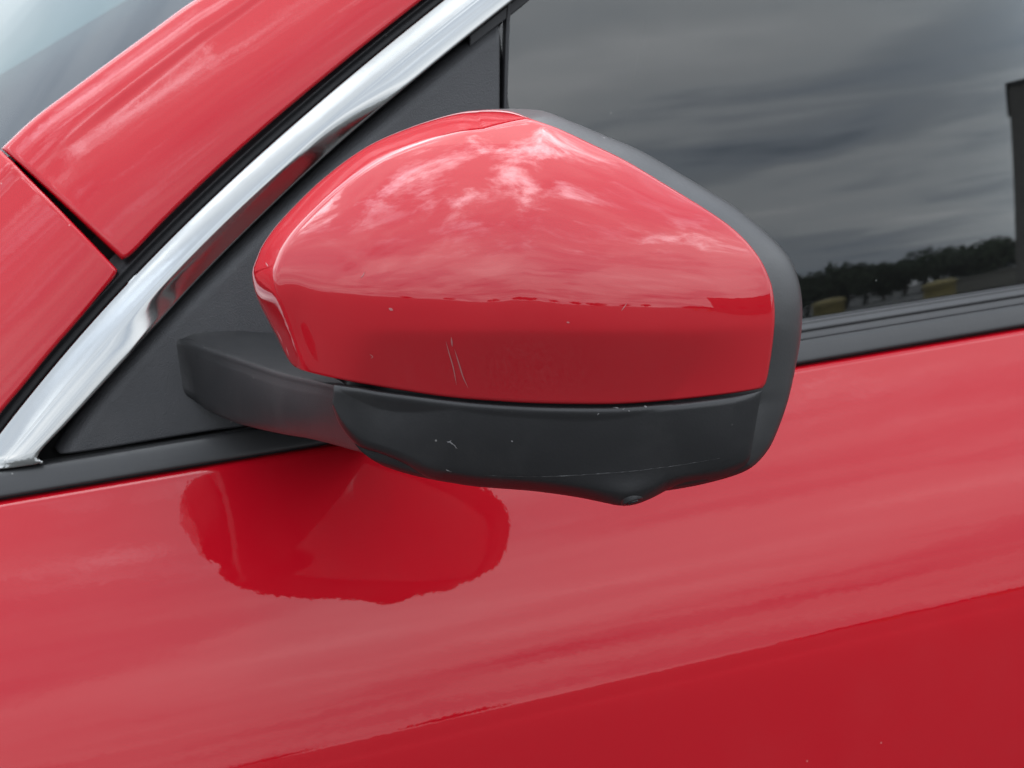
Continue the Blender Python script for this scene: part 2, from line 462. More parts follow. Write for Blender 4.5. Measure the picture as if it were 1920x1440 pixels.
def chrome_prof(v, u, G):
    sm = lambda a, b, x: (lambda q: q*q*(3-2*q))(np.clip((x-a)/(b-a), 0, 1))
    w_ = sm(.13, .22, u)*(1-sm(.40, .50, u))
    return -0.001 + np.interp(v, _cv, _cy)*(1-w_) + np.interp(v, _cv, _cy2)*w_
cB2 = [(70, 865), (80, 861)] + ch_Rf
panel('chrome_trim', cA, cB2, S_off(-0.0005), M_chrome, car, chrome_prof, (0.0015, 0, 0.0006, 0.0010), 120, 80)

# ---- black backing under chrome / sail / pillar (door frame)
bk_A = [(-300, 1200), (-100, 960), (0, 880), (500, 795), (980, 700), (1100, 640)]
bk_B = [(-300, 1060), (-60, 740), (180, 440), (440, 210), (740, -60), (1300, -500)]
panel('pillar_shell', [(-300, 1100), (-60, 800), (200, 520), (480, 262), (778, 14), (1300, -390)], [(-300, 600), (-60, 345), (10, 285), (353, 20), (640, -170), (1560, -760)], S_off(0.018), M_dark, car, lambda v, u, G: 0.014*v+0.040*v**2, (0, 0, 0, 0), 30, 20, SB=S_off(0.072))
panel('door_frame', bk_A, bk_B, S_off(0.0125), M_dark, car, None, (0, 0, 0, 0), 30, 20)
fr_A = [(880, 66), (947, 13), (1100, -112), (1460, -395)]
fr_B = [(880, 90), (957, 30), (1112, -95), (1475, -375)]
panel('window_channel', fr_A, fr_B, S_off(0.001), M_rubber, car, None, (0.001, 0, 0.001, 0.001), 30, 8)

# ---- sail panel
sl_A = [(110, 850), (124, 852), (200, 841), (300, 824), (400, 808), (460, 800), (600, 776), (780, 748), (934, 722)]
sl_B0 = [(107, 842), (122, 816), (172, 745), (240, 668), (297, 605), (373, 530), (420, 486), (487, 411), (553, 358), (620, 298), (687, 239), (754, 183), (818, 128), (880, 80), (925, 42), (941, 38)]
_f = fit(ch_R[3:16], 850, 60, 20)
sl_B = [(105, 843)] + [(x+9, y+3) for x, y in _f if y < 835] + [(922, 45), (939, 36)]
panel('mirror_base_panel', sl_A, sl_B, S_off(-0.001), M_grain, car,
      lambda v, u, G: 0*v, (0.001, 0.0022, 0.0015, 0.011), 110, 70)
rs_A = [(938, 735), (938, 500), (945, 200), (948, 60), (950, 20), (952, -40)]
rs_B = [(947, 735), (946, 500), (952, 200), (956, 60), (958, 20), (960, -40)]
panel('glass_run_seal', rs_A, rs_B, S_off(0.0005), M_rubber, car, None, (0, 0, 0.001, 0.001), 30, 8)

# ---- side window (4 mm pane)
def slab(name, x0, x1, t0, t1, S, th, mat, nx=30, nz=30, parent=car):
    X, T = np.meshgrid(np.linspace(x0, x1, nx), np.linspace(t0, t1, nz), indexing='ij')
    Z = zbelt(X)+T; Y = S(X, Z)
    F = np.stack([X, Y, Z], -1); K = F.copy(); K[..., 1] += th
    v = np.concatenate([F.reshape(-1, 3), K.reshape(-1, 3)])
    f = grid_faces(nx, nz) + grid_faces(nx, nz, flip=True, base=nx*nz)
    o = mesh_obj(name, v, f, mat, parent); part(o); return o
chx = hit_y(*np.array(ch_R[14:], float).T, S_off(-0.001))
def front_x(x, t, pad=0.012):
    """front edge of the glass: the upright run seal, then the slope of the chrome trim"""
    xc = np.interp(zbelt(x)+t, chx[:, 2], chx[:, 0])
    xc = np.where(zbelt(x)+t > chx[-1, 2], chx[-1, 0]+(zbelt(x)+t-chx[-1, 2])*1.25, xc)
    return np.maximum(xrun, xc+pad)
xrun = float(hit_y(np.array([944.]), np.array([120.]), S_glass)[0, 0])
def pane():
    nx, nz = 40, 60; F = np.zeros((nx, nz, 3))
    for j, t in enumerate(np.linspace(-0.02, 0.40, nz)):
        x0 = xrun
        for _ in range(6): x0 = float(front_x(x0, t))
        xs_ = np.linspace(x0, 1.3, nx); z_ = zbelt(xs_)+t
        F[:, j] = np.stack([xs_, S_glass(xs_, z_), z_], -1)
    K = F.copy(); K[..., 1] += 0.004
    o = mesh_obj('side_window', np.concatenate([F.reshape(-1, 3), K.reshape(-1, 3)]), grid_faces(nx, nz)+grid_faces(nx, nz, flip=True, base=nx*nz), M_glass, car)
    part(o); return x0
XTOP = pane()
# ---- roof edge, rear pillar side and cabin (mostly outside the frame, they show as reflections and behind the glass)
X, T = np.meshgrid(np.linspace(XTOP-0.02, 1.9, 30), np.linspace(0, 1, 16), indexing='ij')
ang = T*rad(78)
rz = 0.42 + 0.03*np.sin(ang)*3; ry = 0.30*(1-np.cos(ang))
Zr = zbelt(X)+rz; Yr = S_glass(X, zbelt(X)+0.42)-0.006+ry
part(grid_obj('roof', np.stack([X, Yr, Zr], -1), M_paint, car, toward=(0.9, -1, 3)))
cab = []
def boxm(name, lo, hi, mat, parent, inward=False):
    x0, y0, z0 = lo; x1, y1, z1 = hi
    v = [(x0, y0, z0), (x1, y0, z0), (x1, y1, z0), (x0, y1, z0), (x0, y0, z1), (x1, y0, z1), (x1, y1, z1), (x0, y1, z1)]
    f = [(0, 3, 2, 1), (4, 5, 6, 7), (0, 1, 5, 4), (1, 2, 6, 5), (2, 3, 7, 6), (3, 0, 4, 7)]
    o = mesh_obj(name, v, f, mat, parent, False)
    if parent is car: part(o)
    return o
boxm('cabin_floor', (-0.6, 0.06, 0.35), (1.8, 1.6, 0.40), M_cabin, car)
boxm('far_door_trim', (-0.6, 1.55, 0.40), (1.8, 1.60, 1.50), M_cabin, car)
boxm('rear_cabin_wall', (1.75, 0.06, 0.40), (1.8, 1.55, 1.50), M_cabin, car)
boxm('roof_lining', (0.1, 0.14, 1.46), (1.75, 1.55, 1.48), M_cabin, car)

# ---- windscreen with its printed border
q = hit_y(np.array([5., 353.]), np.array([278., 8.]), S_off(0.046))
ed = q[1]-q[0]; ed /= np.linalg.norm(ed)
cross = np.array([-0.10, 1.0, 0.13]); cross /= np.linalg.norm(cross)
wn = np.cross(ed, cross); wn /= np.linalg.norm(wn)
if wn[2] < 0: wn = -wn
w0 = q[0] - wn*0.004
def wpt(a, b, d=0.0, bow=0.06):
    p = w0 + ed*a + cross*b - wn*(bow*(b-0.7)**2 - bow*0.49) + wn*d*1.0
    return p
def wsheet(name, a0, a1, b0f, b1, d, mat, n=40):
    G = np.zeros((n, n, 3))
    for i, a in enumerate(np.linspace(a0, a1, n)):
        b0_ = b0f(a) if callable(b0f) else b0f
        for j, t in enumerate(np.linspace(0, 1, n)):
            G[i, j] = wpt(a, b0_+(b1-b0_)*t, d)
    return part(grid_obj(name, G, mat, car, toward=(-1.5, 0.5, 3)))
wsheet('windscreen', -0.5, 0.72, -0.006, 1.35, 0.0, M_screen)
# frit edge: where the photograph's dotted line lies on the screen plane
fa, fb = [], []
for _x, _y in ((0., 142.), (240., 0.)):
    b_ = 0.2
    for _ in range(30):
        h_ = -(0.06*(b_-0.7)**2-0.06*0.49)-0.0045
        p_ = hit_plane(np.array([_x]), np.array([_y]), w0+wn*h_, wn)[0]
        a_, b2 = np.linalg.lstsq(np.stack([ed, cross], 1), p_-w0-wn*h_, rcond=None)[0]; b_ = 0.5*b_+0.5*b2
    fa.append(a_); fb.append(b_)
def frit_b(a): return max(0.03, fb[0]+(fb[1]-fb[0])*(a-fa[0])/(fa[1]-fa[0]))
print('FRIT', fa, fb)
def frit():
    n = 40; G = np.zeros((n, 12, 3))
    for i, a in enumerate(np.linspace(-0.5, 0.72, n)):
        for j, t in enumerate(np.linspace(0, 1, 12)):
            G[i, j] = wpt(a, -0.006+(frit_b(a)+0.006)*t, -0.0045)
    o = part(grid_obj('screen_border', G, M_frit, car, toward=(-1.5, 0.5, 3)))
    # printed dots fading out from the border
    vs, fs = [], []
    for r_ in range(4):
        rr = [0.00085, 0.00072, 0.00056, 0.0004][r_]
        for k in range(260):
            a = -0.08 + k*0.0021 + (r_ % 2)*0.00105
            b = frit_b(a) + 0.0006 + r_*0.0016
            base = len(vs)
            for q_ in range(6):
                vs.append(wpt(a+rr*math.cos(q_*math.pi/3), b+rr*math.sin(q_*math.pi/3), -0.0044))
            fs.append(tuple(range(base, base+6)))
    d = part(mesh_obj('border_dots', vs, fs, M_frit, car, False)); d['kind'] = 'stuff'
frit()
wsheet('screen_backing', -0.45, 0.62, lambda a: 0.02, 1.30, -0.02, M_backing, 20)  # dull teal sheet added behind the clear glass to set its tone

# ------------------------------------------------------------------ the folded door mirror
OUT = [(474, 530), (473, 507), (481, 484), (494, 456), (529, 410), (603, 337), (684, 277), (765, 240), (847, 214), (901, 206), (955, 204), (1005, 206), (1040, 215), (1125, 250), (1200, 282), (1275, 325),
       (1350, 370), (1389, 396), (1445, 444), (1474, 475), (1489, 500), (1499, 531), (1504, 565), (1504, 600), (1499, 650), (1480, 742), (1458, 807), (1437, 848), (1400, 882), (1330, 905), (1250, 920), (1180, 927), (1080, 925), (1000, 920),
       (900, 912), (800, 897), (720, 874), (650, 838), (590, 775), (545, 700), (516, 632), (495, 585), (481, 556)]
CAPO = [(474, 530), (473, 507), (481, 484), (494, 456), (529, 410), (603, 337), (684, 277), (765, 240), (847, 214), (901, 206), (955, 208), (1000, 224), (1050, 242), (1110, 270), (1175, 302), (1250, 347), (1320, 390),
        (1368, 423), (1403, 456), (1428, 490), (1443, 523), (1450, 550), (1453, 590), (1450, 635), (1443, 685), (1437, 715), (1430, 727), (1420, 730), (1364, 739), (1268, 750), (1172, 757), (1100, 758), (1000, 756), (900, 750),
        (820, 742), (700, 723), (640, 712), (580, 698), (553, 688), (538, 670), (520, 632), (497, 590), (482, 558)]
CC = np.array([985., 520.])
def closed(P, n=720):
    P = np.array(P, float); Q = np.vstack([P[-3:], P, P[:3]])
    c = crom(Q, 6000, 40)
    th = np.arctan2(c[:, 1]-CC[1], c[:, 0]-CC[0]); r = np.hypot(c[:, 0]-CC[0], c[:, 1]-CC[1])
    o = np.argsort(th); return th[o], r[o]
OUTU = OUT[:37] + [(668, 836), (655, 790), (650, 740), (640, 716), (600, 701), (560, 690), (536, 666), (516, 630), (495, 585), (481, 556)]
TU, RU_ = closed(OUTU)
TO, RO = closed(OUT); TC, RC = closed(CAPO)
def Rout(th): return np.interp(th, TO, RO, period=2*np.pi)
def Rund(th): return np.interp(th, TU, RU_, period=2*np.pi)
def Rcap(th): return np.interp(th, TC, RC, period=2*np.pi)
# smoother depth outline for the dome (keeps highlights flowing)
_t = np.linspace(-np.pi, np.pi, 721)[:-1]; _r = Rout(_t)
_kk = np.hanning(121); _kk /= _kk.sum()
_rs = np.convolve(np.concatenate([_r[-60:], _r, _r[:60]]), _kk, 'valid')
def gfun(px, py):
    th = np.arctan2(py-CC[1], px-CC[0]); r = np.hypot(px-CC[0], py-CC[1]); ro_ = Rout(th); q = r/ro_
    w_ = np.clip((q-.72)/.28, 0, 1); w_ = w_*w_*(3-2*w_)
    return r/(np.interp(th, _t, _rs, period=2*np.pi)*(1-w_)+ro_*w_)
RHO, HS = 1.25, 0.0870
def Hd(g):
    g = np.clip(g, 0, 1); q = np.clip((g-.92)/.08, 0, 1)
    return HS*(np.sqrt(RHO**2-g**2)-math.sqrt(RHO**2-1)) - 0.006*(1-np.sqrt(1-q*q*.999))
VN = -fw
def hbase(px, py, h=0.0):
    """point seen at a photograph pixel, h metres nearer than the rim plane"""
    d = ray(px, py); return CAM + d*(0.75-np.asarray(h))[..., None]
def softplus(x): return np.log1p(np.exp(np.clip(x, -40, 40)))
_sx = [470, 520, 560, 600, 700, 800, 900, 1000, 1200, 1440]; _sy = [480, 500, 522, 538, 558, 568, 574, 577, 577, 570]
def kinks(px, py, g):
    """shoulder line and waist line of the housing"""
    py = 750-softplus((750-np.asarray(py, float))/12.0)*12.0
    y1 = np.interp(px, _sx, _sy)
    k1 = np.interp(px, [495, 560, 760, 900], [0.0, 0.17, 0.15, 0.10])*softplus((py-y1)/10.0)*10.0
    f = 1/(1+np.exp(-(px-680)/18.))
    y2 = 622 - 10*np.clip((px-1300)/150, 0, 1)
    k2 = f*0.36*softplus((py-y2)/3.5)*3.5
    k3 = -f*0.18*softplus((py-700)/20.0)*20.0
    return (k1+k2+k3)/4187.0*np.clip((1.0-g)/np.interp(px, [600, 850], [0.10, 0.34]), 0, 1)**.8
def hfull(px, py, g):
    th = np.degrees(np.arctan2(np.asarray(py)-CC[1], np.asarray(px)-CC[0])) % 360    # y down: top of the picture = 270
    m = np.clip((th-147)/7, 0, 1)*np.clip((281-th)/9, 0, 1)
    wb = np.interp(th, [148, 156, 170, 182, 254, 272, 280], [8, 26, 34, 38, 38, 16, 6])
    d = (1-np.asarray(g))*Rout(np.radians(th))
    bev = 2.9*m*softplus((wb-d)/1.3)*1.3
    return Hd(g) - kinks(px, py, g) - bev/4187.0
def dome(px, py, g=None, lift=0.0):
    px = np.asarray(px, float); py = np.asarray(py, float)
    th = np.arctan2(py-CC[1], px-CC[0]); r = np.hypot(px-CC[0], py-CC[1])
    if g is None: g = gfun(px, py)
    return hbase(px, py, hfull(px, py, g)+lift)
mir = empty('wing_mirror', tuple(MC))
tag(mir, 'folded door mirror in red and black, on its arm below the chrome trim')
mir.parent = car; mir.matrix_parent_inverse = CARINV
bpy.context.view_layer.update()
MIRINV = Matrix.Translation(-Vector(MC))
def sub(o): o.matrix_parent_inverse = MIRINV; return o

# red cap: polar grid on the dome, edge rolled in
nth = 360
th = np.linspace(-np.pi, np.pi, nth, endpoint=False)
# keep samples at the two sharp lower corners
gs = np.concatenate([np.linspace(0, .80, 44)[1:], .80+.185*np.linspace(0, 1, 22)[1:], [.988, .991, .994, .9965, .9985, 1.0]])
rc = Rcap(th)
PX = CC[0]+np.cos(th)[:, None]*rc[:, None]*gs; PY = CC[1]+np.sin(th)[:, None]*rc[:, None]*gs
gg = gfun(PX, PY)
lift = np.full(PX.shape, 0.0012)
dist = (1-gs)[None]*rc[:, None]/4187.0
Rr = 0.0016; q_ = np.clip(1-dist/Rr, 0, 1); lift = lift - Rr*(1-np.sqrt(1-q_**2))
W = dome(PX, PY, gg, lift)
c0 = dome(np.array([CC[0]]), np.array([CC[1]]), np.array([0.0]), np.array([0.0012]))[0]
edge_in = W[:, -1] - VN*0.006
V = np.concatenate([W.reshape(-1, 3), edge_in, c0[None]])
ng = len(gs); F = grid_faces(nth, ng, True)
for i in range(nth):
    j = (i+1) % nth
    F.append((i*ng+ng-1, j*ng+ng-1, nth*ng+j, nth*ng+i))
    F.append((nth*ng+nth, j*ng, i*ng))
cap = sub(orient(mesh_obj('mirror_cap', V, F, M_cap, mir), CAM))

# black housing: bezel band + hidden underlay, polar from inside the cap edge to the outer rim and round behind
gi = np.array([0.90, .95, .985, .997, 1.0])
ro = Rout(th); ru = np.minimum(Rund(th), ro)
rows = []
for k in np.linspace(0, 1, 26):
    e = k**0.8
    rin = rc*0.93
    r = rin + (ru-rin)*e
    g = gfun(CC[0]+np.cos(th)*r, CC[1]+np.sin(th)*r)
    below = np.clip((np.sin(th)*r+CC[1]-735)/20, 0, 1)*0.0016*(1-k)
    qx, qy = CC[0]+np.cos(th)*r, CC[1]+np.sin(th)*r
    below = below + 0.007*np.clip((730-qx)/40, 0, 1)*np.clip((qy-690)/20, 0, 1)*(1-k)**.5
    rows.append(hbase(qx, qy, hfull(qx, qy, g)-0.0004-below))
ctr = hbase(np.array([CC[0]]), np.array([CC[1]]), np.zeros(1))[0]
def shrink(s, back):
    return hbase(CC[0]+np.cos(th)*ru*s, CC[1]+np.sin(th)*ru*s, hfull(CC[0]+np.cos(th)*ru, CC[1]+np.sin(th)*ru, ru/ro)) - VN*back
rows += [shrink(1.0, .002), shrink(1.0, .015), shrink(.998, .034), shrink(.994, .042), shrink(.984, .044), shrink(.972, .042), shrink(.962, .034), shrink(.955, .022)]
G = np.stack(rows, 1)
bez = mesh_obj('mirror_bezel', G.reshape(-1, 3), grid_faces(nth, G.shape[1], True), M_bezel, mir)
sub(orient(bez, CAM))
bez.data.materials.append(M_smooth)
for p in bez.data.polygons:
    i = p.vertices[0]//G.shape[1]
    if 0.15 < th[i] < 2.6 and CC[0]+math.cos(th[i])*ru[i] < 1410: p.material_index = 1
gp = shrink(.958, .028)
gl = mesh_obj('mirror_glass', np.concatenate([gp, (ctr-VN*.028)[None]]), [(i, (i+1) % nth, nth) for i in range(nth)], M_mirror, mir)
sub(orient(gl, (ctr - VN)*1.0))

# lower housing: from the cap's lower edge down to the under-silhouette with the camera pod
low_T = [(627, 719), (650, 722), (680, 726), (720, 733), (820, 746), (900, 754), (1000, 760), (1100, 762), (1172, 761), (1268, 754), (1364, 743), (1428, 732)]
low_B = [(622, 760), (639, 800), (672, 836), (718, 852), (762, 871), (803, 896), (850, 906), (900, 913), (1000, 921), (1080, 932), (1130, 942), (1162, 948), (1190, 946), (1222, 934), (1262, 914), (1300, 906), (1340, 901), (1365, 893), (1392, 881), (1404, 871)]
nu_, nv_ = 150, 60
us = np.linspace(0, 1, nu_)
T_ = crom(low_T, us); B_ = crom(low_B, us)
# match columns by horizontal position so that the columns stay upright
xq = np.linspace(0, 1, nu_)
vv = np.concatenate([[0, .004, .010, .018, .028, .042, .06], np.linspace(.08, 1, 54)]); 
Pp = T_[:, None]*(1-vv[None, :, None]) + B_[:, None]*vv[None, :, None]
thp = np.arctan2(T_[:, 1]-CC[1], T_[:, 0]-CC[0]); gT = np.hypot(*(T_-CC).T)/Rout(thp)
ga = np.clip(np.hypot(Pp[..., 0]-CC[0], Pp[..., 1]-CC[1])/Rout(np.arctan2(Pp[..., 1]-CC[1], Pp[..., 0]-CC[0])), 0, 1)
wq = np.clip((vv[None]-.86)/.14, 0, 1)**2*np.clip((B_[:, 0]-770)/60, 0, 1)[:, None]
rB = np.hypot(B_[:, 0]-CC[0], B_[:, 1]-CC[1])/Rout(np.arctan2(B_[:, 1]-CC[1], B_[:, 0]-CC[0]))
ws = np.clip((vv-.35)/.65, 0, 1); ws = ws*ws*(3-2*ws)
ga = np.clip(np.hypot(Pp[..., 0]-CC[0], Pp[..., 1]-CC[1])/Rout(np.arctan2(Pp[..., 1]-CC[1], Pp[..., 0]-CC[0]))/(1+np.clip(rB-1, 0, 1)[:, None]*ws[None]), 0, 1)
G_eff = ga*(1-wq)+wq
lift = 0.0030*np.ones_like(G_eff)
dd = vv[None]*np.linalg.norm(B_-T_, axis=1)[:, None]/4187.
q_ = np.clip(1-dd/0.0042, 0, 1); lift = lift - 0.0042*(1-np.sqrt(1-q_**2))
lift = lift*np.clip((1-vv[None])*8, 0, 1)**.5
# end caps: fade out at the bezel, step at the arm seam
eu = np.clip((1-us)*nu_/9., 0, 1)[:, None]; lift = lift*eu**.5 + (1-eu**.5)*0.0002
# lens pod swelling
pod = np.exp(-((Pp[..., 0]-1180)/75.)**2)*np.clip((vv[None]-.62)/.38, 0, 1)**2
lift = lift + 0.006*pod
Wl = hbase(Pp[..., 0], Pp[..., 1], hfull(Pp[..., 0], Pp[..., 1], G_eff)+lift)
und = Wl[:, -1:] - VN*0.005; und2 = hbase(*(B_ + (CC-B_)*0.06).T, np.zeros(nu_))[:, None] - VN*0.009
inn = Wl[:, :1] - VN*0.006
Wl = np.concatenate([inn, Wl, und, und2], 1)
low_in = Wl[:1] - VN*0.005
low = sub(grid_obj('lower_housing', np.concatenate([low_in, Wl], 0), M_smooth, mir))

# parting line round the under-cover
pl = crom([(905, 891), (1000, 894), (1100, 890), (1200, 882), (1300, 868), (1392, 851)], 80)
def low_surface(px, py):
    # nearest sample on the lower housing
    flat_px = Pp.reshape(-1, 2); Wf = Wl[:, 1:-2].reshape(-1, 3)
    o = []
    for x, y in zip(np.atleast_1d(px), np.atleast_1d(py)):
        d = np.hypot(flat_px[:, 0]-x, flat_px[:, 1]-y); i = np.argsort(d)[:4]; w_ = 1/(d[i]+.3)
        o.append((Wf[i]*w_[:, None]).sum(0)/w_.sum())
    return np.array(o)
def ribbon(name, pts, width_px, surf, mat, parent, lift=0.00012, taper=True):
    c = crom(pts, max(8, len(pts)*6)); n = len(c)
    tg = np.gradient(c, axis=0); tg /= np.linalg.norm(tg, axis=1)[:, None]; nn = np.stack([-tg[:, 1], tg[:, 0]], 1)
    wd = width_px/2*(np.sin(np.linspace(0.12, np.pi-.12, n)) if taper else np.ones(n))
    a = surf(*(c-nn*wd[:, None]).T)+VN*lift; b = surf(*(c+nn*wd[:, None]).T)+VN*lift
    m_ = surf(*c.T)+VN*(lift*1.4)
    return sub(grid_obj(name, np.stack([a, m_, b], 1), mat, parent))
ribbon('parting_line', [tuple(p) for p in pl[::8]], 1.6, low_surface, M_bezel, mir, 0.0002)

# arm: cross-sections from the base panel to the pivot seam
def atY(px, py, Y): return hit_y(np.array([px], float), np.array([py], float), lambda x, z: Y+0*x)[0]
SS = S_off(-0.001)
def on_sail(px, py, d=0.0): return hit_y(np.array([px], float), np.array([py], float), lambda x, z: SS(x, z)+d)[0]
seam_top = dome(np.array([630.]), np.array([722.]), None, np.array([.0]))[0]
ys_top = Wl[0, 8][1]; ys_bot = Wl[0, -3][1]
cols = []
ctl = [ # t, ridge(px,py), bottom(px,py)
    (0.00, (318, 638), (330, 730)), (0.025, (336, 641), (349, 741)),
    (0.06, (352, 643), (372, 756)),
    (0.16, (385, 653), (398, 774)),
    (0.35, (440, 671), (452, 797)),
    (0.60, (520, 698), (530, 816)),
    (0.82, (585, 713), (596, 828)),
    (1.00, (654, 728), (684, 852))]
tt = np.array([(c[1][0]-318)/336. for c in ctl]); rp = np.array([c[1] for c in ctl]); bp = np.array([c[2] for c in ctl])
ts = np.concatenate([np.linspace(0, .1, 10)[:-1], np.linspace(.1, 1, 40)])
def interp2(P): 
    c = crom(P, 400); 
    u = np.linspace(0, 1, 400)
    tk = np.interp(u, np.linspace(0, 1, len(tt)), tt)
    # parameter of each dense sample by projecting on control parameter
    dk = np.concatenate([[0], np.cumsum(np.linalg.norm(np.diff(P, axis=0), axis=1))]); dk /= dk[-1]
    tk = np.interp(c[:, 0], P[:, 0], tt)
    return np.stack([np.interp(ts, tk, c[:, 0]), np.interp(ts, tk, c[:, 1])], 1)
rpx = interp2(rp); bpx = interp2(bp)
ys0 = on_sail(318, 638)[1]+0.0012
arm = []
for i, t in enumerate(ts):
    e = t*t/(t+0.25)*1.25
    yr = ys0 + (ys_top+0.0015-ys0)*e
    yb = (on_sail(330, 730)[1]+0.0012) + (ys_bot+0.004-(on_sail(330, 730)[1]+0.0012))*e
    R_ = atY(*rpx[i], yr); B__ = atY(*bpx[i], yb)
    bul = 0.010*(lambda q: q*q*(3-2*q))(min(1, t*1.9))*(1-.85*max(0, (t-.7)/.3)**1.2)
    sec = []
    # shelf: from the base panel to the ridge
    sh = on_sail(rpx[i][0]+18+60*t, rpx[i][1]-22-38*min(1, t*2.2), 0.003)
    for k in np.linspace(0, 1, 8)[:-1]:
        sec.append(sh + (R_-sh)*k + np.array([0, 0, -0.002*math.sin(k*math.pi)*min(1, t*5)]))
    rr = min(0.0035, 0.0008+0.03*t)
    dn = (B__-R_); ln = np.linalg.norm(dn); dn = dn/ln
    bk = (sh-R_); bk /= max(np.linalg.norm(bk), 1e-6)
    for k in np.linspace(0, 1, 7):        # rounded ridge
        p = (1-k)**2*(R_+bk*rr)+2*k*(1-k)*R_+k*k*(R_+dn*rr)
        sec.append(p)
    for k in np.linspace(0.06, 1, 20):
        s_ = rr/ln + (1-rr/ln)*k
        p = R_+dn*ln*s_
        p = p + np.array([-.3, -1, -.2])*bul*(math.sin(math.pi*s_**1.0)*0.55)
        if s_ > .85: p = p + np.array([0, 1, 0])*0.006*((s_-.85)/.15)**2*min(1, t*4)
        sec.append(p)
    last = sec[-1]
    bs = on_sail(bpx[i][0]-6, bpx[i][1]-14, 0.006)
    for k in np.linspace(.15, 1, 7):
        p = last + (bs-last)*k; sec.append(p)
    arm.append(sec)
arm = np.array(arm)
e0 = arm[-1]; cen = e0.mean(0)
arm = np.concatenate([arm, [e0+np.array([.004, .0005, -.0005]), e0+np.array([.008, .003, -.001]), e0*.6+cen*.4+np.array([.010, .012, 0]), e0*.02+cen*.98+np.array([.010, .014, 0])]])
sub(grid_obj('mirror_arm', arm, M_arm, mir))
# hidden block added behind the arm joint to close bright slits in the door's reflection
p1 = hbase(np.array([655.]), np.array([780.]), np.array([-0.058]))[0]; p2 = hbase(np.array([790.]), np.array([800.]), np.array([-0.042]))[0]
ax_ = (p2-p1)/np.linalg.norm(p2-p1); b1 = np.cross(ax_, [0, 0, 1.]); b1 /= np.linalg.norm(b1); b2 = np.cross(ax_, b1)
PV = []
for k in np.linspace(-.18, 1.18, 16):
    rr = 0.0125*math.sqrt(max(0.001, 1-max(0, abs(k-.5)-.5)**2/.18**2))
    PV.append([p1+(p2-p1)*k+rr*(1.2*b1*math.cos(a)+b2*math.sin(a)) for a in np.linspace(0, 2*np.pi, 24, endpoint=False)])
PV = np.array(PV).transpose(1, 0, 2)
sub(orient(mesh_obj('pivot_filler', PV.reshape(-1, 3), grid_faces(24, 16, True), M_smooth, mir), CAM))

# camera lens under the pod
lc = low_surface([1186], [938])[0] - VN*0.0022
def disc(name, c, r, depth, mat, ax, n=28):
    ax = np.array(ax, float); ax /= np.linalg.norm(ax)
    e1 = np.cross(ax, [0, 1, 0.]); e1 /= np.linalg.norm(e1); e2 = np.cross(ax, e1)
    V, F = [], []
    prof_ = [(r, -0.004), (r, depth*.6), (r*.93, depth), (r*.72, depth), (r*.62, depth*.2), (r*.5, depth*.1), (r*.42, depth*.35), (r*.2, depth*.6), (0.0001, depth*.65)]
    for rr, d in prof_:
        for k in range(n):
            a = 2*math.pi*k/n; V.append(c+e1*rr*math.cos(a)+e2*rr*math.sin(a)+ax*d)
    for j in range(len(prof_)-1):
        for k in range(n):
            F.append((j*n+k, j*n+(k+1) % n, (j+1)*n+(k+1) % n, (j+1)*n+k))
    return sub(orient(mesh_obj(name, V, F, mat, mir), c+ax*2))
disc('camera_ring', lc, 0.0052, 0.0012, M_smooth, (0.10, -0.45, -1.0))
disc('camera_lens', lc+np.array([0, -.0002, -.0006]), 0.0030, 0.0012, M_lens, (0.10, -0.45, -1.0))

# scuffs and scratches
def cap_surface(px, py):
    px = np.asarray(px, float); py = np.asarray(py, float)
    return dome(px, py, None, 0.0012)
for pts, wd in (([(836, 640), (842, 662), (850, 690), (856, 722)], 2.2), ([(852, 655), (860, 680), (868, 706), (878, 728)], 2.4), ([(846, 632), (848, 650)], 3.0),
                ([(676, 521), (681, 516), (684, 509)], 1.6), ([(518, 618), (526, 634), (530, 644)], 1.6), ([(536, 650), (542, 668)], 1.4),
                ([(693, 664), (699, 669), (695, 672)], 1.6), ([(498, 492), (503, 500)], 2.5), ([(1165, 583), (1176, 568)], 1.6), ([(729, 578), (737, 582)], 5.0), ([(1062, 604), (1068, 605)], 3.0)):
    ribbon('scratch', pts, wd, cap_surface, M_scratch, mir)
for pts, wd in (([(835, 826), (848, 832), (858, 842)], 1.6), ([(848, 824), (838, 832)], 1.4), ([(835, 880), (846, 885)], 2.0), ([(958, 826), (962, 829)], 3.0),
                ([(1150, 764), (1162, 766)], 2.6), ([(1166, 768), (1172, 766)], 2.0), ([(1208, 762), (1212, 763)], 3.0), ([(1178, 770), (1181, 772)], 2.0), ([(1120, 778), (1123, 775)], 1.8)):
    ribbon('scratch', pts, wd, low_surface, M_scuff, mir, 0.00025)

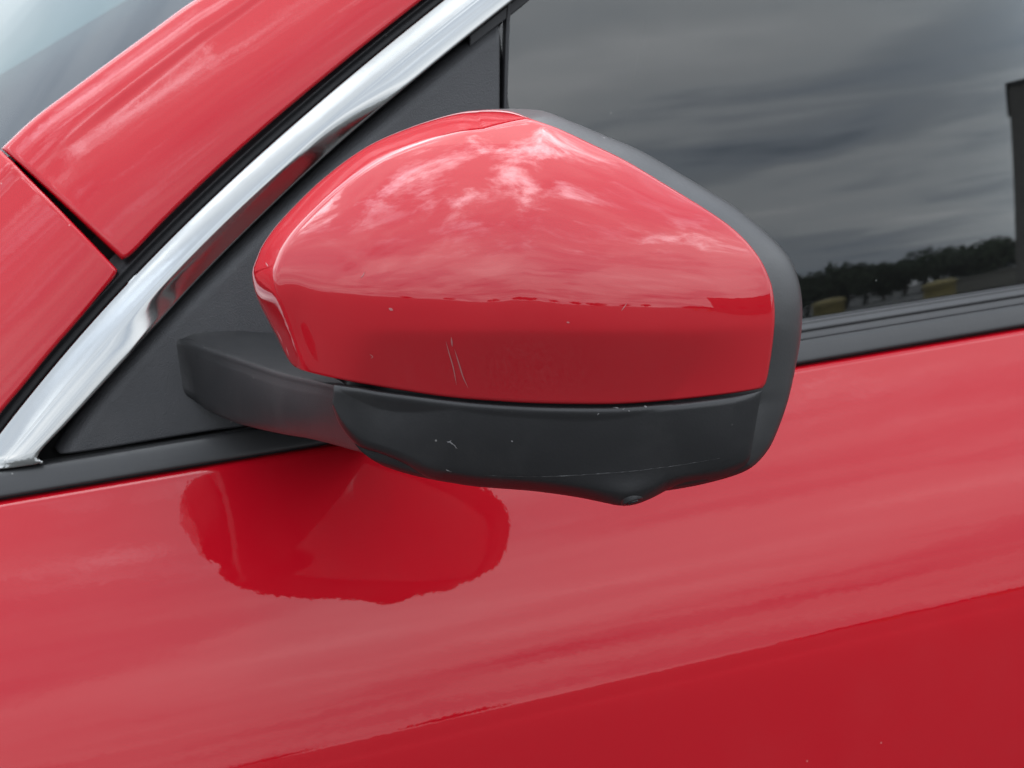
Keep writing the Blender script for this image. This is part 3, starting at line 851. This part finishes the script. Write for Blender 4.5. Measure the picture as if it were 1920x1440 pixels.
# ------------------------------------------------------------------ surroundings that the paint, chrome and glass mirror
def ground():
    n = 40; r = np.concatenate([[0.5], np.geomspace(1, 900, n-1)]); a = np.linspace(0, 2*np.pi, 64, endpoint=False)
    V = [(0, 0, 0)]+[(rr*math.cos(t), rr*math.sin(t), 0) for rr in r for t in a]
    F = [(0, 1+k, 1+(k+1) % 64) for k in range(64)]
    for j in range(n-1):
        for k in range(64): F.append((1+j*64+k, 1+(j+1)*64+k, 1+(j+1)*64+(k+1) % 64, 1+j*64+(k+1) % 64))
    mt, t, b = new_mat('asphalt'); co = objco(t)
    c = mixc(t, noise(t, co, 0.6, 8, 0.6), (0.02, 0.02, 0.021), (0.05, 0.049, 0.048))
    L(t, mixc(t, ramp(t, noise(t, co, 140, 3, 0.6), [(.4, 0), (.6, 1)]), c, (0.12, 0.12, 0.115)), b.inputs['Base Color'])
    b.inputs['Roughness'].default_value = 0.85
    L(t, bump(t, noise(t, co, 120, 3, 0.6), 0.6, 0.004), b.inputs['Normal'])
    o = mesh_obj('ground', V, F, mt, None, False); o['kind'] = 'structure'; return orient(o, (0, 0, 50))
ground()

# where a sight line mirrored in the side window points (used only to choose real positions on the ground)
def window_dir(px, py):
    p = hit_y(np.array([px], float), np.array([py], float), S_glass)[0]
    d = p-CAM; d /= np.linalg.norm(d)
    e_ = 1e-4; sx = (S_glass(p[0]+e_, p[2])-S_glass(p[0]-e_, p[2]))/(2*e_); sl = (S_glass(p[0], p[2]+e_)-S_glass(p[0], p[2]-e_))/(2*e_)
    n = np.array([sx, -1, sl]); n = n/np.linalg.norm(n)
    r = d-2*np.dot(d, n)*n
    return p, r

def spot(px, py, dist):
    """ground point whose reflection shows at a photograph pixel of the side window"""
    p, r = window_dir(px, py); h = r[:2]/np.linalg.norm(r[:2])
    return float(p[0]+h[0]*dist), float(p[1]+h[1]*dist), math.atan2(r[0], -r[1])
M_leaf = flat('dark_foliage', (0.030, 0.045, 0.020), 0.8, 0, 0.5, 0.5)
M_bark = flat('tree_bark', (0.06, 0.045, 0.035), 0.9, 0, 3, 0.3)
def tree(x, y, h, wd, seed, label, bare=0.0):
    rnd = np.random.RandomState(seed)
    root = empty('tree', (x, y, 0)); tag(root, label, 'tree', 'trees along the far side of the site')
    V, F = [], []
    def tube(p, q, a, b):
        k0 = len(V)
        for c, r in ((p, a), (q, b)):
            for k in range(7): V.append((c[0]+r*math.cos(k*.8976), c[1]+r*math.sin(k*.8976), c[2]))
        for k in range(7): F.append((k0+k, k0+(k+1) % 7, k0+7+(k+1) % 7, k0+7+k))
    tube((0, 0, 0), (0.05*wd, 0, h*.45), .05*h, .035*h)
    cl = []
    for k in range(9):
        a = rnd.uniform(0, 6.28); r = wd*rnd.uniform(.1, .42); zc = h*rnd.uniform(.45, .88)
        c = (r*math.cos(a), r*math.sin(a), zc); cl.append((c, wd*rnd.uniform(.13, .26)))
        tube((0.03*wd, 0, h*rnd.uniform(.25, .45)), c, .018*h, .006*h)
    mesh_obj('trunk', V, F, M_bark, root)
    LV, LF = [], []
    for c, r in cl:
        n = int(170*(1-bare))
        d = rnd.normal(size=(n, 3)); d /= np.linalg.norm(d, axis=1)[:, None]
        P = np.array(c)+d*(r*rnd.uniform(.35, 1.05, n)**.6)[:, None]*np.array([1.25, 1.25, .8])
        for p in P:
            sz = rnd.uniform(.035, .07)*wd*.5; a = rnd.normal(size=3); a /= np.linalg.norm(a); b = np.cross(a, rnd.normal(size=3)); b /= np.linalg.norm(b)
            k0 = len(LV); LV += [tuple(p+a*sz), tuple(p+b*sz), tuple(p-a*sz), tuple(p-b*sz)]; LF.append((k0, k0+1, k0+2, k0+3))
    mesh_obj('crown', LV, LF, M_leaf, root, False)
words = ['broad dark tree', 'low rounded tree', 'open spreading tree', 'tall dense tree', 'thin ragged tree']
place = ['near the yellow drums', 'beside the brick building', 'at the end of the row', 'in the middle of the row', 'behind the low wall', 'over the far hedge']
R_ = random.Random(3); k = 0
def rise(px, py, dist):
    p, r = window_dir(px, py); return float(p[2]+r[2]/math.hypot(r[0], r[1])*dist)
for px, ty, wd, bare in ((1470, 540, 8, 0), (1510, 526, 8, 0), (1545, 512, 7, 0), (1585, 507, 7, 0), (1620, 510, 6, 0), (1655, 508, 6, 0), (1695, 486, 6, .55), (1730, 474, 6, .45), (1765, 488, 5, .35), (1800, 468, 6, 0), (1835, 458, 6, 0), (1870, 462, 7, 0), (1905, 455, 7, 0)):
    dd = 125+R_.uniform(-6, 6); x, y, az = spot(px, 530, dd); h = rise(px, ty, dd)
    tree(x, y, h, wd, 10+k, '%s %s, mirrored in the side window' % (words[k % 5], place[k % 6])); k += 1
for azd in (-58, -44, -31, -22, -14, -6, 1, 8, 15, 48, 56, 66):
    d = 120+R_.uniform(-15, 40); a = rad(azd+R_.uniform(-2, 2))
    tree(0.2+d*math.sin(a), -d*math.cos(a), R_.uniform(3.2, 8), R_.uniform(7, 11), 40+k, '%s %s, part of the distant skyline' % (words[k % 5], place[k % 6])); k += 1

# brick block with a flat roof, mirrored at the right edge of the window
def building():
    x, y, az = spot(1899, 300, 42.0); HB = rise(1899, 160, 42.0)
    root = empty('brick_building', (x, y, 0)); root.rotation_euler = (0, 0, az)
    tag(root, 'plain dark brick block with flat overhanging roof, mirrored at the window edge', 'building')
    mt, t, b = new_mat('brown_brick'); co = objco(t)
    br = N(t, 'ShaderNodeTexBrick'); mp = N(t, 'ShaderNodeMapping'); mp.inputs['Rotation'].default_value = (rad(90), 0, 0); L(t, co, mp.inputs[0]); L(t, mp.outputs[0], br.inputs[0])
    br.inputs['Scale'].default_value = 4; br.inputs['Color1'].default_value = (.085, .078, .070, 1); br.inputs['Color2'].default_value = (.11, .10, .09, 1); br.inputs['Mortar'].default_value = (.14, .135, .13, 1)
    L(t, br.outputs[0], b.inputs['Base Color']); b.inputs['Roughness'].default_value = .9
    M_roof = flat('roof_felt', (.05, .05, .05), .8)
    boxm('wall', (0, -9, 0), (16, 0, HB), mt, root); boxm('roof', (-.07, -9.1, HB), (16.1, .08, HB+.12), M_roof, root)
    for i in range(4):
        w_ = boxm('window', (1.6+i*3.6, 0.0, 2.0), (3.1+i*3.6, .03, 3.3), flat('dark_window', (.02, .02, .025), .1), root)
        boxm('sill', (1.5+i*3.6, 0.0, 1.88), (3.2+i*3.6, .10, 1.995), flat('sill_stone', (.3, .3, .28), .8), w_)
building()
def wall():
    x, y, az = spot(1800, 520, 58.0)
    M_w = flat('pale_render', (.20, .19, .165), .9, 0, 1.5, .15)
    o = empty('boundary_wall', (x, y, 0)); o.rotation_euler = (0, 0, az)
    tag(o, 'low pale boundary wall running in front of the trees, mirrored in the window', 'wall')
    HW = rise(1850, 512, 58.0)
    boxm('wall_face', (-.8, 0, 0), (30, .25, HW-.07), M_w, o); boxm('coping', (-.9, -.05, HW-.07), (30.1, .3, HW), M_w, o)
wall()
def drum(px, lab):
    x, y, az = spot(px, 540, 33.0); sc_ = rise(px, 560-(px-1553)*.168, 33.0)/1.31
    root = empty('yellow_drum', (x, y, 0)); tag(root, lab, 'drum', 'yellow drums standing on the asphalt')
    M_y = flat('yellow_plastic', (.24, .19, .06), .5, 0, 6, .12)
    prof_ = [(0.01, 0), (.33, 0), (.34, .05), (.34, .60), (.355, .63), (.34, .66), (.34, 1.05), (.36, 1.09), (.34, 1.13)]
    lid = [(.37, 1.13), (.37, 1.18), (.33, 1.24), (.22, 1.29), (.01, 1.31)]
    for nm, pr in (('body', prof_), ('lid', lid)):
        G = np.array([[(r*.95*math.cos(a), r*.95*math.sin(a), z*sc_) for r, z in pr] for a in np.linspace(0, 2*np.pi, 28, endpoint=False)])
        o = mesh_obj(nm, G.reshape(-1, 3), grid_faces(28, len(pr), True), M_y, root)
drum(1553, 'yellow lidded drum further from the brick building, mirrored low in the window')
drum(1762, 'yellow lidded drum nearer the brick building, mirrored low in the window')
if False:
    for q in ((1553, 560), (1762, 525), (1890, 155), (1912, 480), (1600, 510), (1800, 470)):
        p, r = window_dir(*q); print('WIN', q, 'elev %.2f az %.2f' % (math.degrees(math.asin(r[2])), math.degrees(math.atan2(r[0], -r[1]))))
print('BELT', KB, 'pts', ZB0, 'mir', MC)
if False:
    pass
